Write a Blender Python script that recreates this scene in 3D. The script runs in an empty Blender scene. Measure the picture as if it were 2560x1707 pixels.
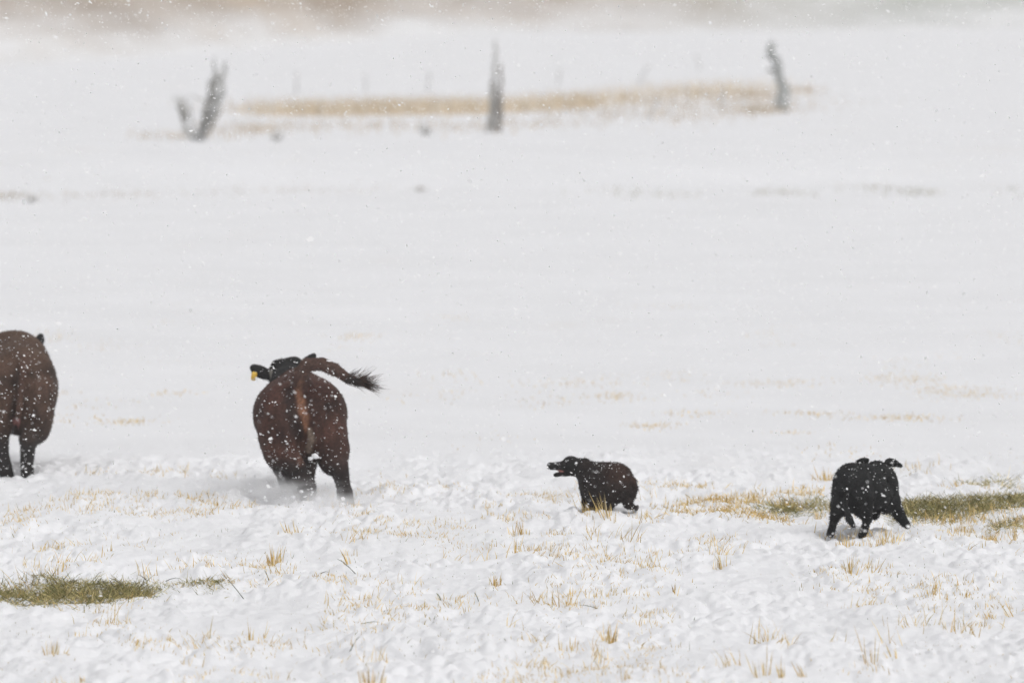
import bpy, math
import numpy as np
from mathutils import Vector

scene = bpy.context.scene
COL = scene.collection
RNG = np.random.default_rng(7)
R = math.radians

# ------------------------------------------------------------------ camera, sky, sun, exposure
PITCH = 3.437
CAM_H = 5.0
FPX = 17067.0                      # focal length in source pixels (2560 wide), 240 mm lens
cam_d = bpy.data.cameras.new('camera'); cam = bpy.data.objects.new('camera', cam_d); COL.objects.link(cam)
cam_d.lens = 240.0; cam_d.sensor_width = 36.0; cam_d.clip_start = 0.5; cam_d.clip_end = 6000
cam.location = (0, 0, CAM_H); cam.rotation_euler = (R(90 - PITCH), 0, 0)
cam_d.dof.use_dof = True; cam_d.dof.focus_distance = 53.5; cam_d.dof.aperture_fstop = 2.2
scene.camera = cam

world = bpy.data.worlds.new('World'); scene.world = world; world.use_nodes = True
wn = world.node_tree; wn.nodes.clear()
sky = wn.nodes.new('ShaderNodeTexSky'); sky.sky_type = 'NISHITA'; sky.sun_disc = False
SUN_EL, SUN_AZ = 58.0, 135.0        # degrees; azimuth clockwise from +Y (behind the camera, a little left)
sky.sun_elevation = R(SUN_EL); sky.sun_rotation = R(SUN_AZ)
sky.air_density = 1.0; sky.dust_density = 5.0; sky.ozone_density = 1.0
hs = wn.nodes.new('ShaderNodeHueSaturation'); hs.inputs['Saturation'].default_value = 0.10
bg = wn.nodes.new('ShaderNodeBackground'); bg.inputs['Strength'].default_value = 0.115
wo = wn.nodes.new('ShaderNodeOutputWorld')
wn.links.new(sky.outputs[0], hs.inputs['Color']); wn.links.new(hs.outputs[0], bg.inputs[0]); wn.links.new(bg.outputs[0], wo.inputs[0])

sl = bpy.data.lights.new('sun', 'SUN'); sun = bpy.data.objects.new('sun', sl); COL.objects.link(sun)
sl.energy = 0.55; sl.angle = R(50); sl.color = (1.0, 0.975, 0.94)
_d = Vector((math.sin(R(SUN_AZ)) * math.cos(R(SUN_EL)), math.cos(R(SUN_AZ)) * math.cos(R(SUN_EL)), math.sin(R(SUN_EL))))
sun.rotation_euler = _d.to_track_quat('Z', 'Y').to_euler(); sun.location = (0, -20, 60)

vs = scene.view_settings
vs.view_transform = 'Standard'; vs.look = 'None'; vs.exposure = 0.07; vs.gamma = 1.0; vs.use_curve_mapping = False
scene.cycles.use_denoising = True
scene.cycles.max_bounces = 12; scene.cycles.diffuse_bounces = 4; scene.cycles.volume_bounces = 8
scene.cycles.volume_step_rate = 1.0; scene.cycles.volume_max_steps = 64

# ------------------------------------------------------------------ helpers
def tag(o, label=None, cat=None, group=None, kind=None):
    if label: o['label'] = label
    if cat: o['category'] = cat
    if group: o['group'] = group
    if kind: o['kind'] = kind
    return o

def mesh_obj(name, verts, faces, mat=None, parent=None, smooth=False, cols=None, loc=None):
    """faces: list of int arrays (n,3)/(n,4)"""
    verts = np.asarray(verts, dtype=np.float32)
    if isinstance(faces, np.ndarray): faces = [faces]
    faces = [np.asarray(f, dtype=np.int32) for f in faces if len(f)]
    me = bpy.data.meshes.new(name)
    me.vertices.add(len(verts)); me.vertices.foreach_set('co', verts.ravel())
    loops = np.concatenate([f.ravel() for f in faces])
    sizes = np.concatenate([np.full(len(f), f.shape[1], dtype=np.int32) for f in faces])
    me.loops.add(len(loops)); me.loops.foreach_set('vertex_index', loops)
    starts = np.concatenate([[0], np.cumsum(sizes)[:-1]]).astype(np.int32)
    me.polygons.add(len(sizes)); me.polygons.foreach_set('loop_start', starts)
    if smooth: me.polygons.foreach_set('use_smooth', np.ones(len(sizes), dtype=bool))
    me.update(calc_edges=True); me.validate()
    if cols is not None:
        ca = me.color_attributes.new('tint', 'FLOAT_COLOR', 'POINT')
        c4 = np.ones((len(verts), 4), dtype=np.float32); c4[:, :3] = cols
        ca.data.foreach_set('color', c4.ravel())
    o = bpy.data.objects.new(name, me); COL.objects.link(o)
    if mat: me.materials.append(mat)
    if parent is not None: o.parent = parent
    if loc is not None: o.location = loc
    return o

def empty(name, loc, rz=0.0):
    o = bpy.data.objects.new(name, None); COL.objects.link(o); o.location = loc; o.rotation_euler = (0, 0, rz)
    o.empty_display_size = 0.2
    return o

def nt(mat):
    mat.use_nodes = True; t = mat.node_tree; t.nodes.clear(); return t
def mk(t, kind, **kw):
    n = t.nodes.new(kind)
    for k, v in kw.items():
        if k in n.inputs: n.inputs[k].default_value = v
        else: setattr(n, k, v)
    return n

# --- gradient noise in numpy
def _hash(ix, iy, s):
    h = (ix.astype(np.int64) * 374761393 + iy.astype(np.int64) * 668265263 + s * 974711) & 0x7fffffff
    h = ((h ^ (h >> 13)) * 1274126177) & 0x7fffffff
    return ((h ^ (h >> 16)) & 0xffff) / 65535.0
def noise2(x, y, s=0):
    x = np.asarray(x, float); y = np.asarray(y, float)
    ix = np.floor(x); iy = np.floor(y); fx = x - ix; fy = y - iy
    u = fx * fx * fx * (fx * (fx * 6 - 15) + 10); v = fy * fy * fy * (fy * (fy * 6 - 15) + 10)
    def g(ax, ay):
        a = _hash(ix + ax, iy + ay, s) * 2 * np.pi
        return np.cos(a) * (fx - ax) + np.sin(a) * (fy - ay)
    a = g(0, 0) * (1 - u) + g(1, 0) * u
    b = g(0, 1) * (1 - u) + g(1, 1) * u
    return (a * (1 - v) + b * v) * 1.5
def fbm(x, y, s=0, o=4, lac=2.03, gain=0.5):
    r = 0; a = 1.0
    for i in range(o):
        r = r + a * noise2(x * lac ** i, y * lac ** i, s + i * 17); a *= gain
    return r
def sstep(a, b, x):
    t = np.clip((np.asarray(x, float) - a) / (b - a), 0, 1); return t * t * (3 - 2 * t)

# --- where a line of sight through a point of the picture meets flat ground (used once, to lay the place out)
def at(px, py, z=0.0):
    a = R(PITCH) + math.atan((py - 853.5) / FPX)
    Y = (CAM_H - z) / math.tan(a)
    depth = (Y / math.cos(a)) * math.cos(a - R(PITCH))
    return (px - 1280) / FPX * depth, Y

MOUNDS = []   # (x, y, rx, ry, height)
def mound(px, py, rx, ry, h):
    x, y = at(px, py); MOUNDS.append((x, y, rx, ry, h))
mound(1590, 1296, .36, .35, .055)      # drift the brown dog ploughs into
mound(1530, 1315, .5, .5, .035)
mound(1530, 1288, .30, .13, .060)
mound(1950, 1345, .55, .7, .045)       # bank left of the black dog
mound(2560, 1400, .6, .8, .05)
mound(560, 1290, .5, .9, .045)
mound(830, 1560, .7, .8, -.05)
mound(1060, 1500, .6, .7, -.05)
mound(900, 1500, .4, .5, -.03)
mound(1350, 1660, .7, .9, -.05)
mound(1180, 1610, .5, .6, .04)
mound(1500, 1450, .7, .9, .04)
mound(330, 1400, .35, .6, .05)
mound(1650, 1425, .5, .4, -.03)

def ground_z(x, y):
    x = np.asarray(x, float); y = np.asarray(y, float)
    near = 1 - sstep(61.5, 68.0, y + .6 * noise2(x * .5, y * .1, 5))
    mid = 1 - sstep(110, 200, y)
    z = (.012 * mid + .033 * near) * fbm(x * .45, y * .28, 1, 3)
    z = z + 0.12 * noise2(x * .02, y * .012, 40) * sstep(90, 200, y)
    # trampled, clotted snow
    m1 = .35 + .65 * sstep(-.25, .35, noise2(x * .9, y * .5, 11) + .15)
    pill = np.abs(noise2(x * 3.1, y * 2.0, 21)); pill2 = np.abs(noise2(x * 8.5, y * 5.5, 22)); pill3 = noise2(x * 19, y * 11, 23); pill4 = np.abs(noise2(x * 14, y * 8, 26))
    z = z + near * (0.034 * fbm(x * 1.7, y * 1.0, 3, 3) + m1 * (0.060 * pill + 0.048 * pill2 + .018 * pill4 + .006 * pill3) + .050 * (np.abs(noise2(x * 1.3, y * .9, 28)) - .2) + .004 * noise2(x * 10, y * 6, 24))
    z = z + (1 - near) * .004 * fbm(x * 1.2, y * .5, 31, 3) * mid
    for (mx, my, rx, ry, h) in MOUNDS:
        z = z + h * np.exp(-(((x - mx) / rx) ** 2 + ((y - my) / ry) ** 2))
    # low bank across the pasture far behind the cattle
    z = z + 0.35 * sstep(133, 137, y + 8 * noise2(x * .08, 0 * x, 61)) * (1 - sstep(150, 260, y))
    return z
def gz(x, y): return float(ground_z(np.array([x]), np.array([y]))[0])
def atg(px, py):
    x, y = at(px, py)
    for _ in range(3):
        x, y = at(px, py, gz(x, y))
    return x, y

# ------------------------------------------------------------------ materials
def snow_material():
    m = bpy.data.materials.new('snow'); t = nt(m)
    out = mk(t, 'ShaderNodeOutputMaterial'); p = mk(t, 'ShaderNodeBsdfPrincipled')
    geo = mk(t, 'ShaderNodeNewGeometry')
    n1 = mk(t, 'ShaderNodeTexNoise', Scale=.35, Detail=5.0, Roughness=.6); t.links.new(geo.outputs['Position'], n1.inputs['Vector'])
    cr = mk(t, 'ShaderNodeValToRGB'); t.links.new(n1.outputs[0], cr.inputs[0])
    cr.color_ramp.elements[0].position = .3; cr.color_ramp.elements[0].color = (.82, .822, .84, 1)
    cr.color_ramp.elements[1].position = .7; cr.color_ramp.elements[1].color = (.87, .872, .893, 1)
    # faint straw showing through thin snow, by patches that get commoner far off
    mp = mk(t, 'ShaderNodeMapping'); mp.inputs['Scale'].default_value = (.35, .09, 1); t.links.new(geo.outputs['Position'], mp.inputs[0])
    n2 = mk(t, 'ShaderNodeTexNoise', Scale=1.0, Detail=6.0, Roughness=.65); t.links.new(mp.outputs[0], n2.inputs['Vector'])
    r2 = mk(t, 'ShaderNodeMapRange'); r2.inputs[1].default_value = .60; r2.inputs[2].default_value = .78; r2.inputs[4].default_value = .10
    t.links.new(n2.outputs[0], r2.inputs[0])
    mx = mk(t, 'ShaderNodeMixRGB'); mx.inputs[2].default_value = (.66, .53, .36, 1)
    t.links.new(r2.outputs[0], mx.inputs[0]); t.links.new(cr.outputs[0], mx.inputs[1]); t.links.new(mx.outputs[0], p.inputs['Base Color'])
    p.inputs['Roughness'].default_value = .75; p.inputs['Specular IOR Level'].default_value = .2
    n3 = mk(t, 'ShaderNodeTexNoise', Scale=16.0, Detail=6.0, Roughness=.7); t.links.new(geo.outputs['Position'], n3.inputs['Vector'])
    b = mk(t, 'ShaderNodeBump', Strength=.5, Distance=.025); t.links.new(n3.outputs[0], b.inputs['Height']); t.links.new(b.outputs[0], p.inputs['Normal'])
    t.links.new(p.outputs[0], out.inputs[0]); return m

def tint_material(name, rough=.8, noise_scale=60.0, lo=.75, hi=1.25, spec=.2, trans=0.0):
    """base colour from the 'tint' attribute times fine procedural variation"""
    m = bpy.data.materials.new(name); t = nt(m)
    out = mk(t, 'ShaderNodeOutputMaterial'); p = mk(t, 'ShaderNodeBsdfPrincipled')
    at_ = mk(t, 'ShaderNodeAttribute', attribute_name='tint')
    tc = mk(t, 'ShaderNodeTexCoord')
    n = mk(t, 'ShaderNodeTexNoise', Scale=noise_scale, Detail=4.0, Roughness=.6); t.links.new(tc.outputs['Object'], n.inputs['Vector'])
    r = mk(t, 'ShaderNodeMapRange'); r.inputs[1].default_value = .3; r.inputs[2].default_value = .7; r.inputs[3].default_value = lo; r.inputs[4].default_value = hi
    t.links.new(n.outputs[0], r.inputs[0])
    mul = mk(t, 'ShaderNodeVectorMath', operation='SCALE'); t.links.new(at_.outputs['Color'], mul.inputs[0]); t.links.new(r.outputs[0], mul.inputs['Scale'])
    t.links.new(mul.outputs[0], p.inputs['Base Color'])
    p.inputs['Roughness'].default_value = rough; p.inputs['Specular IOR Level'].default_value = spec
    b = mk(t, 'ShaderNodeBump', Strength=.35, Distance=.01); t.links.new(n.outputs[0], b.inputs['Height']); t.links.new(b.outputs[0], p.inputs['Normal'])
    t.links.new(p.outputs[0], out.inputs[0]); return m

def hill_material():
    m = bpy.data.materials.new('hillside'); t = nt(m)
    out = mk(t, 'ShaderNodeOutputMaterial'); p = mk(t, 'ShaderNodeBsdfPrincipled', Roughness=.9)
    geo = mk(t, 'ShaderNodeNewGeometry')
    att = mk(t, 'ShaderNodeAttribute', attribute_name='tint')
    mp = mk(t, 'ShaderNodeMapping'); mp.inputs['Scale'].default_value = (.16, .035, .1); t.links.new(geo.outputs['Position'], mp.inputs[0])
    n = mk(t, 'ShaderNodeTexNoise', Scale=1.0, Detail=7.0, Roughness=.7); t.links.new(mp.outputs[0], n.inputs['Vector'])
    sx = mk(t, 'ShaderNodeSeparateColor'); t.links.new(att.outputs['Color'], sx.inputs[0])
    # red = how bare of snow
    ad = mk(t, 'ShaderNodeMath', operation='ADD'); t.links.new(n.outputs[0], ad.inputs[0]); t.links.new(sx.outputs[0], ad.inputs[1])
    r = mk(t, 'ShaderNodeMapRange'); r.inputs[1].default_value = .46; r.inputs[2].default_value = 1.12; t.links.new(ad.outputs[0], r.inputs[0])
    n2 = mk(t, 'ShaderNodeTexNoise', Scale=.05, Detail=6.0, Roughness=.65); t.links.new(geo.outputs['Position'], n2.inputs['Vector'])
    cr = mk(t, 'ShaderNodeValToRGB'); t.links.new(n2.outputs[0], cr.inputs[0])
    cr.color_ramp.elements[0].position = .35; cr.color_ramp.elements[0].color = (.31, .245, .19, 1)
    cr.color_ramp.elements[1].position = .65; cr.color_ramp.elements[1].color = (.50, .40, .30, 1)
    mx = mk(t, 'ShaderNodeMixRGB'); mx.inputs[1].default_value = (.83, .83, .84, 1)
    g = mk(t, 'ShaderNodeMixRGB'); g.inputs[2].default_value = (.40, .415, .37, 1)
    t.links.new(sx.outputs[1], g.inputs[0]); t.links.new(cr.outputs[0], g.inputs[1])
    t.links.new(r.outputs[0], mx.inputs[0]); t.links.new(g.outputs[0], mx.inputs[2]); t.links.new(mx.outputs[0], p.inputs['Base Color'])
    t.links.new(p.outputs[0], out.inputs[0]); return m

def plain_material(name, col, rough=.8, scale=20, lo=.8, hi=1.2, emis=None):
    m = bpy.data.materials.new(name); t = nt(m)
    out = mk(t, 'ShaderNodeOutputMaterial'); p = mk(t, 'ShaderNodeBsdfPrincipled', Roughness=rough)
    tc = mk(t, 'ShaderNodeTexCoord'); n = mk(t, 'ShaderNodeTexNoise', Scale=scale, Detail=4.0); t.links.new(tc.outputs['Object'], n.inputs['Vector'])
    cr = mk(t, 'ShaderNodeValToRGB'); t.links.new(n.outputs[0], cr.inputs[0])
    cr.color_ramp.elements[0].position = .3; cr.color_ramp.elements[1].position = .7
    cr.color_ramp.elements[0].color = tuple(c * lo for c in col) + (1,); cr.color_ramp.elements[1].color = tuple(min(1, c * hi) for c in col) + (1,)
    t.links.new(cr.outputs[0], p.inputs['Base Color']); t.links.new(p.outputs[0], out.inputs[0]); return m

M_SNOW = snow_material()
M_HILL = hill_material()
M_STRAW = tint_material('straw', .7, 40, .85, 1.15)
M_HAY = tint_material('hay_fibre', .85, 30, .8, 1.2)
M_COAT = tint_material('coat', .75, 45, .6, 1.4, .25)
M_FUR = tint_material('fur', .7, 45, .7, 1.3, .25)
M_WOOD = tint_material('weathered_wood', .9, 14, .75, 1.2)
def flake_material():
    m = bpy.data.materials.new('snowflake'); t = nt(m); out = mk(t, 'ShaderNodeOutputMaterial')
    d = mk(t, 'ShaderNodeBsdfDiffuse'); tr = mk(t, 'ShaderNodeBsdfTranslucent'); mx = mk(t, 'ShaderNodeMixShader')
    tc = mk(t, 'ShaderNodeTexCoord'); n = mk(t, 'ShaderNodeTexNoise', Scale=3.0); t.links.new(tc.outputs['Object'], n.inputs['Vector'])
    cr = mk(t, 'ShaderNodeValToRGB'); cr.color_ramp.elements[0].color = (.93, .93, .94, 1); cr.color_ramp.elements[1].color = (.98, .98, .98, 1)
    t.links.new(n.outputs[0], cr.inputs[0]); t.links.new(cr.outputs[0], d.inputs[0]); t.links.new(cr.outputs[0], tr.inputs[0])
    t.links.new(d.outputs[0], mx.inputs[1]); t.links.new(tr.outputs[0], mx.inputs[2]); t.links.new(mx.outputs[0], out.inputs[0]); return m
M_FLAKE = flake_material()
M_TAG = plain_material('yellow_plastic', (.80, .50, .06), .45, 10, .95, 1.05)
M_HOOF = plain_material('claw_and_pad', (.035, .03, .028), .5, 40)
M_MOUTH = plain_material('mouth_skin', (.34, .13, .11), .5, 40)
M_EYE = plain_material('eye', (.012, .01, .01), .15, 40)

# ------------------------------------------------------------------ ground
def build_ground():
    xs_in = np.arange(-5.6, 5.6001, .0185)
    ext = 5.6 + np.cumsum(.03 * 1.17 ** np.arange(1, 62)); ext = ext[ext < 1600]; ext = np.append(ext, 1600)
    xs = np.concatenate([-ext[::-1], xs_in, ext])
    y1 = np.arange(41.5, 64.0, .05); y2 = 64.0 + np.cumsum(.05 * 1.022 ** np.arange(1, 300)); y2 = y2[y2 < 1500]; y2 = np.append(y2, 1500)
    y0 = 41.5 - np.cumsum(.06 * 1.15 ** np.arange(1, 40)); y0 = y0[y0 > -60]; y0 = np.append(y0, -60)[::-1]
    ys = np.concatenate([y0, y1, y2])
    X, Y = np.meshgrid(xs, ys); Z = ground_z(X, Y)
    V = np.stack([X, Y, Z], -1).reshape(-1, 3)
    nx, ny = len(xs), len(ys)
    i = np.arange(nx * ny).reshape(ny, nx)
    F = np.stack([i[:-1, :-1], i[:-1, 1:], i[1:, 1:], i[1:, :-1]], -1).reshape(-1, 4)
    o = mesh_obj('snow_ground', V, F, M_SNOW, smooth=True); tag(o, kind='structure')
build_ground()

def build_hill():
    xs = np.linspace(-700, 700, 420); t = np.linspace(0, 1, 230) ** 1.6
    X, T = np.meshgrid(xs, t)
    base = 246 + 88 * sstep(-24, 2, X) + 22 * sstep(4, 40, X) + 10 * noise2(X * .03, 0 * X, 77)
    Y = base + T * 700
    rise = (Y - base)
    Z = -.35 + .055 * rise + .11 * np.maximum(0, rise - 60) ** 1.02 * .9 * sstep(60, 200, rise) + 2.2 * fbm(X * .03, Y * .02, 71, 4) * sstep(0, 60, rise)
    Z = Z + .4 * fbm(X * .2, Y * .1, 75, 3) * sstep(0, 20, rise)
    Z = Z * (1 - .55 * sstep(.8, 1, T))
    bare = np.zeros_like(X)
    bare = .20 * sstep(-2, 26, rise) + .36 * sstep(6, 44, rise + 14 * noise2(X * .12, Y * .02, 88)) + .10 * sstep(-5, -22, X) * sstep(45, 80, rise) - .05 * sstep(8, 26, X)
    grey = sstep(2, 22, X)
    V = np.stack([X, Y, Z], -1).reshape(-1, 3); ny, nx = X.shape
    i = np.arange(nx * ny).reshape(ny, nx)
    F = np.stack([i[:-1, :-1], i[:-1, 1:], i[1:, 1:], i[1:, :-1]], -1).reshape(-1, 4)
    c = np.stack([np.clip(bare, 0, 1), grey, 0 * bare], -1).reshape(-1, 3)
    o = mesh_obj('hill', V, F, M_HILL, smooth=True, cols=c); tag(o, kind='structure')
build_hill()

# thin even snow haze
def build_haze():
    x0, x1, y0, y1, z0, z1 = -1700, 1700, -80, 1650, -6, 190
    V = [(x, y, z) for z in (z0, z1) for y in (y0, y1) for x in (x0, x1)]
    F = np.array([(0, 2, 3, 1), (4, 5, 7, 6), (0, 1, 5, 4), (2, 6, 7, 3), (0, 4, 6, 2), (1, 3, 7, 5)])
    m = bpy.data.materials.new('snow_haze'); t = nt(m); out = mk(t, 'ShaderNodeOutputMaterial')
    v = mk(t, 'ShaderNodeVolumePrincipled', Density=.00045); v.inputs['Color'].default_value = (.97, .975, .985, 1)
    t.links.new(v.outputs[0], out.inputs['Volume'])
    o = mesh_obj('haze', V, F, m); tag(o, kind='stuff')
build_haze()

# ------------------------------------------------------------------ blades, stems
def blades(base, direc, length, width, bend, col, rng, jitter=.15):
    """ribbon blades of 5 verts, 1 quad + 1 triangle; base (n,3), direc (n,3) unit, bend (n,3) tip offset"""
    n = len(base); base = np.asarray(base, float)
    L = np.asarray(length).reshape(-1, 1); W = np.asarray(width).reshape(-1, 1)
    a = rng.uniform(0, 2 * np.pi, n); side = np.stack([np.cos(a), np.sin(a) * .5, 0 * a], -1)
    side -= direc * np.sum(side * direc, -1, keepdims=True); side /= np.linalg.norm(side, axis=1, keepdims=True) + 1e-9
    mid = base + direc * L * .55 + bend * .35; tip = base + direc * L + bend
    V = np.stack([base - side * W / 2, base + side * W / 2, mid + side * W * .42, mid - side * W * .42, tip], 1).reshape(-1, 3)
    k = np.arange(n)[:, None] * 5
    Q = k + np.array([[0, 1, 2, 3]]); T = k + np.array([[3, 2, 4]])
    c = np.asarray(col, float) * (1 + jitter * rng.standard_normal((n, 1)))
    C = np.repeat(np.clip(c, 0, 1), 5, axis=0)
    return V, Q, T, C
def join(parts):
    V, Q, T, C = [], [], [], []; o = 0
    for v, q, t, c in parts:
        V.append(v); Q.append(q + o); T.append(t + o); C.append(c); o += len(v)
    return np.concatenate(V), [np.concatenate(Q), np.concatenate(T)], np.concatenate(C)

STRAW = np.array([(.64, .45, .16), (.70, .52, .21), (.55, .36, .11), (.68, .54, .29), (.48, .32, .12), (.74, .56, .26)])
OLIVE = np.array([(.22, .20, .075), (.30, .26, .10), (.15, .15, .06), (.40, .33, .14), (.52, .43, .21), (.25, .235, .095)])
DARK = np.array([(.10, .105, .08), (.15, .15, .11), (.07, .08, .06)])

def dirs(n, spread, rng, lean=(0, 0)):
    a = rng.uniform(0, 2 * np.pi, n); s = np.abs(rng.standard_normal(n)) * spread
    d = np.stack([np.cos(a) * s + lean[0], np.sin(a) * s + lean[1], np.ones(n)], -1)
    return d / np.linalg.norm(d, axis=1, keepdims=True)

# scattered stubble: one mass that nobody could count
def stubble(name, label, n_cl, xr, yr, hgt, per, width, seed, dens_seed, thr, pal=STRAW, clx=.08, cly=.12):
    rng = np.random.default_rng(seed)
    cx = rng.uniform(*xr, n_cl * 6); cy = rng.uniform(*yr, n_cl * 6)
    wfac = np.abs(cx) < cy * .085
    d = noise2(cx * .75, cy * .32, dens_seed) + .5 * noise2(cx * 2.1, cy * 1.0, dens_seed + 3)
    keep = wfac & (d > thr); cx, cy = cx[keep][:n_cl], cy[keep][:n_cl]
    k = rng.poisson(per, len(cx)) + 1
    hc = np.repeat(hgt * rng.lognormal(0, .35, len(cx)), k)
    bx = np.repeat(cx, k) + rng.normal(0, clx, k.sum()); by = np.repeat(cy, k) + rng.normal(0, cly, k.sum())
    n = len(bx); bz = ground_z(bx, by) - .01
    lean = np.repeat(rng.normal(0, .22, len(cx)), k)
    d3 = dirs(n, .42, rng); d3[:, 0] += lean; d3 /= np.linalg.norm(d3, axis=1, keepdims=True)
    L = hc * rng.uniform(.35, 1.15, n)
    bend = rng.normal(0, .24, (n, 3)) * L[:, None]; bend[:, 2] = -np.abs(bend[:, 2]) * .5
    V, Q, T, C = blades(np.stack([bx, by, bz], -1), d3, L, rng.uniform(.7, 1.5, n) * width, bend, pal[rng.integers(0, len(pal), n)], rng)
    o = mesh_obj(name, V, [Q, T], M_STRAW, cols=C); tag(o, label, 'stubble', kind='stuff')
stubble('stubble', 'short straw stubble poking through the trampled snow in the foreground', 1000, (-5, 5), (43, 61), .060, 9, .0042, 3, 91, .22)
stubble('stubble', 'taller scattered straw stalks rising from the trampled foreground snow', 85, (-5, 5), (43, 58), .125, 9, .0045, 9, 191, .12, clx=.06, cly=.06)
stubble('stubble', 'tiny pale broken straw bits strewn over the trampled foreground snow', 1500, (-5, 5), (43, 61), .024, 4, .0045, 8, 171, -.1, pal=np.array([(.60, .48, .30), (.52, .42, .27), (.38, .36, .28), (.62, .52, .36), (.30, .29, .22)]), clx=.12, cly=.25)
stubble('stubble', 'thin patches of straw stubble showing in the smooth snow behind the animals', 300, (-9, 9), (63, 92), .035, 14, .006, 4, 131, .55, clx=.16, cly=.5)

def patch(name, label, spots, h, w, n, pal, seed, mat=None, spread=.35, lean=(0, 0), cat='dry grass'):
    """spots: (px, py, half width m, half depth m, density share)"""
    rng = np.random.default_rng(seed); P = []
    tot = sum(s[4] for s in spots)
    for (px, py, rx, ry, sh) in spots:
        x, y = atg(px, py); k = max(3, int(n * sh / tot))
        bx = x + rng.normal(0, rx * .5, k); by = y + rng.normal(0, ry * .5, k); bz = ground_z(bx, by) - .01
        L = h * rng.uniform(.3, 1.1, k); d3 = dirs(k, spread, rng, lean)
        bend = rng.normal(0, .15, (k, 3)) * L[:, None]; bend[:, 2] = -np.abs(bend[:, 2]) * .5
        P.append(blades(np.stack([bx, by, bz], -1), d3, L, rng.uniform(.7, 1.6, k) * w, bend, pal[rng.integers(0, len(pal), k)], rng))
    V, F, C = join(P)
    o = mesh_obj(name, V, F, mat or M_STRAW, cols=C); tag(o, label, cat, kind='stuff'); return o

patch('straw_patch', 'pale straw showing through snow left of the brown cow in midfield',
      [(140, 1050, .5, .8, 2), (330, 1055, .35, .5, 3), (100, 985, .4, .8, 1), (430, 985, .3, .6, 1), (905, 842, .3, .9, 2), (130, 842, .3, 1.2, 1), (60, 990, .4, .8, 1), (240, 1010, .6, 1, 1)],
      .05, .008, 520, STRAW, 51, spread=.6)
patch('straw_patch', 'pale straw showing in the smooth snow beyond the black dog',
      [(1540, 992, .35, .8, 4), (1625, 1065, .3, .5, 4), (1480, 960, .6, 1, 2), (1380, 1000, .5, 1, 1), (1945, 958, .6, .6, 4), (2255, 950, .45, 1, 6), (2400, 975, .5, 1, 3),
       (2250, 1045, .55, .5, 7), (2010, 1035, .5, .5, 3), (2440, 990, .5, .7, 3), (1730, 1035, .4, .6, 2), (2330, 980, .3, .6, 2), (1990, 1082, .2, .3, 1), (1390, 960, .6, .8, 2)],
      .045, .0065, 1700, STRAW, 52, spread=.6)
patch('straw_patch', 'loose straw and trampled stalks between the two dogs',
      [(1720, 1215, .22, .4, 3), (1760, 1240, .3, .5, 4), (1830, 1262, .35, .4, 6), (1790, 1290, .3, .35, 7), (1900, 1295, .3, .3, 5), (1860, 1245, .3, .4, 4), (2000, 1235, .3, .5, 3), (1960, 1270, .2, .35, 4), (1690, 1280, .2, .3, 2), (1620, 1300, .2, .3, 1)],
      .10, .0055, 2100, STRAW, 53, spread=1.1)
patch('straw_patch', 'trampled straw in the snow to the left of the cow kicking up powder',
      [(480, 1250, .2, .35, 4), (530, 1270, .2, .3, 5), (500, 1285, .25, .3, 4), (560, 1195, .2, .4, 2), (600, 1270, .2, .3, 2), (380, 1170, .15, .25, 3), (455, 1170, .1, .25, 2), (240, 1180, .15, .3, 2)],
      .09, .0045, 420, STRAW, 54, spread=.9)
patch('straw_patch', 'row of straw tufts lying in the snow between the cow and the brown dog',
      [(860, 1278, .14, .25, 3), (905, 1285, .12, .2, 3), (955, 1305, .08, .2, 2), (780, 1265, .1, .2, 2), (1225, 1260, .1, .2, 2), (1265, 1300, .2, .3, 5), (1390, 1315, .14, .25, 4), (1330, 1290, .15, .2, 2), (1470, 1300, .1, .2, 2), (1340, 1370, .25, .2, 4), (1420, 1385, .2, .2, 2)],
      .075, .0042, 520, STRAW, 55, spread=.5)
patch('straw_patch', 'straw stalks standing among the hay on the right beyond the black dog',
      [(2330, 1300, .2, .3, 4), (2400, 1290, .15, .3, 3), (2460, 1300, .2, .3, 4), (2540, 1310, .2, .3, 4), (2400, 1335, .15, .2, 5), (2480, 1345, .1, .2, 5), (2540, 1340, .1, .2, 3), (2300, 1180, .4, .7, 3), (2150, 1345, .3, .2, 4)],
      .12, .0045, 520, STRAW, 56, spread=.45)
patch('dry_grass', 'long band of tall tan grass between the grey posts in the far pasture',
      [(700, 288, 1.0, 3, 2), (800, 288, 1.2, 3, 8), (930, 286, 1.4, 3, 11), (1060, 284, 1.4, 3, 10), (1180, 283, 1.1, 3, 8), (1330, 275, .9, 3, 6), (1430, 270, .9, 2.5, 7), (640, 285, .8, 2, 1),
       (1550, 255, 1.2, 4, 3), (1700, 240, 1.6, 5, 4), (1820, 234, 1.2, 6, 3), (1950, 232, .9, 6, 1)],
      .55, .013, 5200, np.array([(.66, .53, .36), (.74, .62, .46), (.60, .47, .31), (.78, .71, .60)]), 57, spread=.25)
patch('dry_grass', 'sparse short tan grass at the foot of the far band of tall grass',
      [(700, 322, 1.6, 7, 4), (900, 318, 2.4, 7, 5), (1150, 320, 2, 6, 3), (1350, 315, 1.6, 3, 2), (1650, 298, 1.8, 9, 2), (1750, 292, 1.6, 9, 3), (1870, 282, .8, 4, 3), (1930, 280, .6, 2.5, 4), (1890, 240, .8, 2, 3), (2010, 230, .7, 3, 3), (430, 345, 1.0, 2.5, 2), (560, 345, 1., 2.5, 1), (620, 330, 1, 2, 2), (1600, 265, 3, 14, 9), (1780, 258, 3, 14, 10), (1900, 250, 2, 14, 7), (1450, 290, 2.4, 10, 5), (640, 270, 2, 10, 4)],
      .24, .013, 3600, np.array([(.56, .44, .30), (.46, .38, .28), (.62, .50, .36)]), 58, spread=.5)
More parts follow.
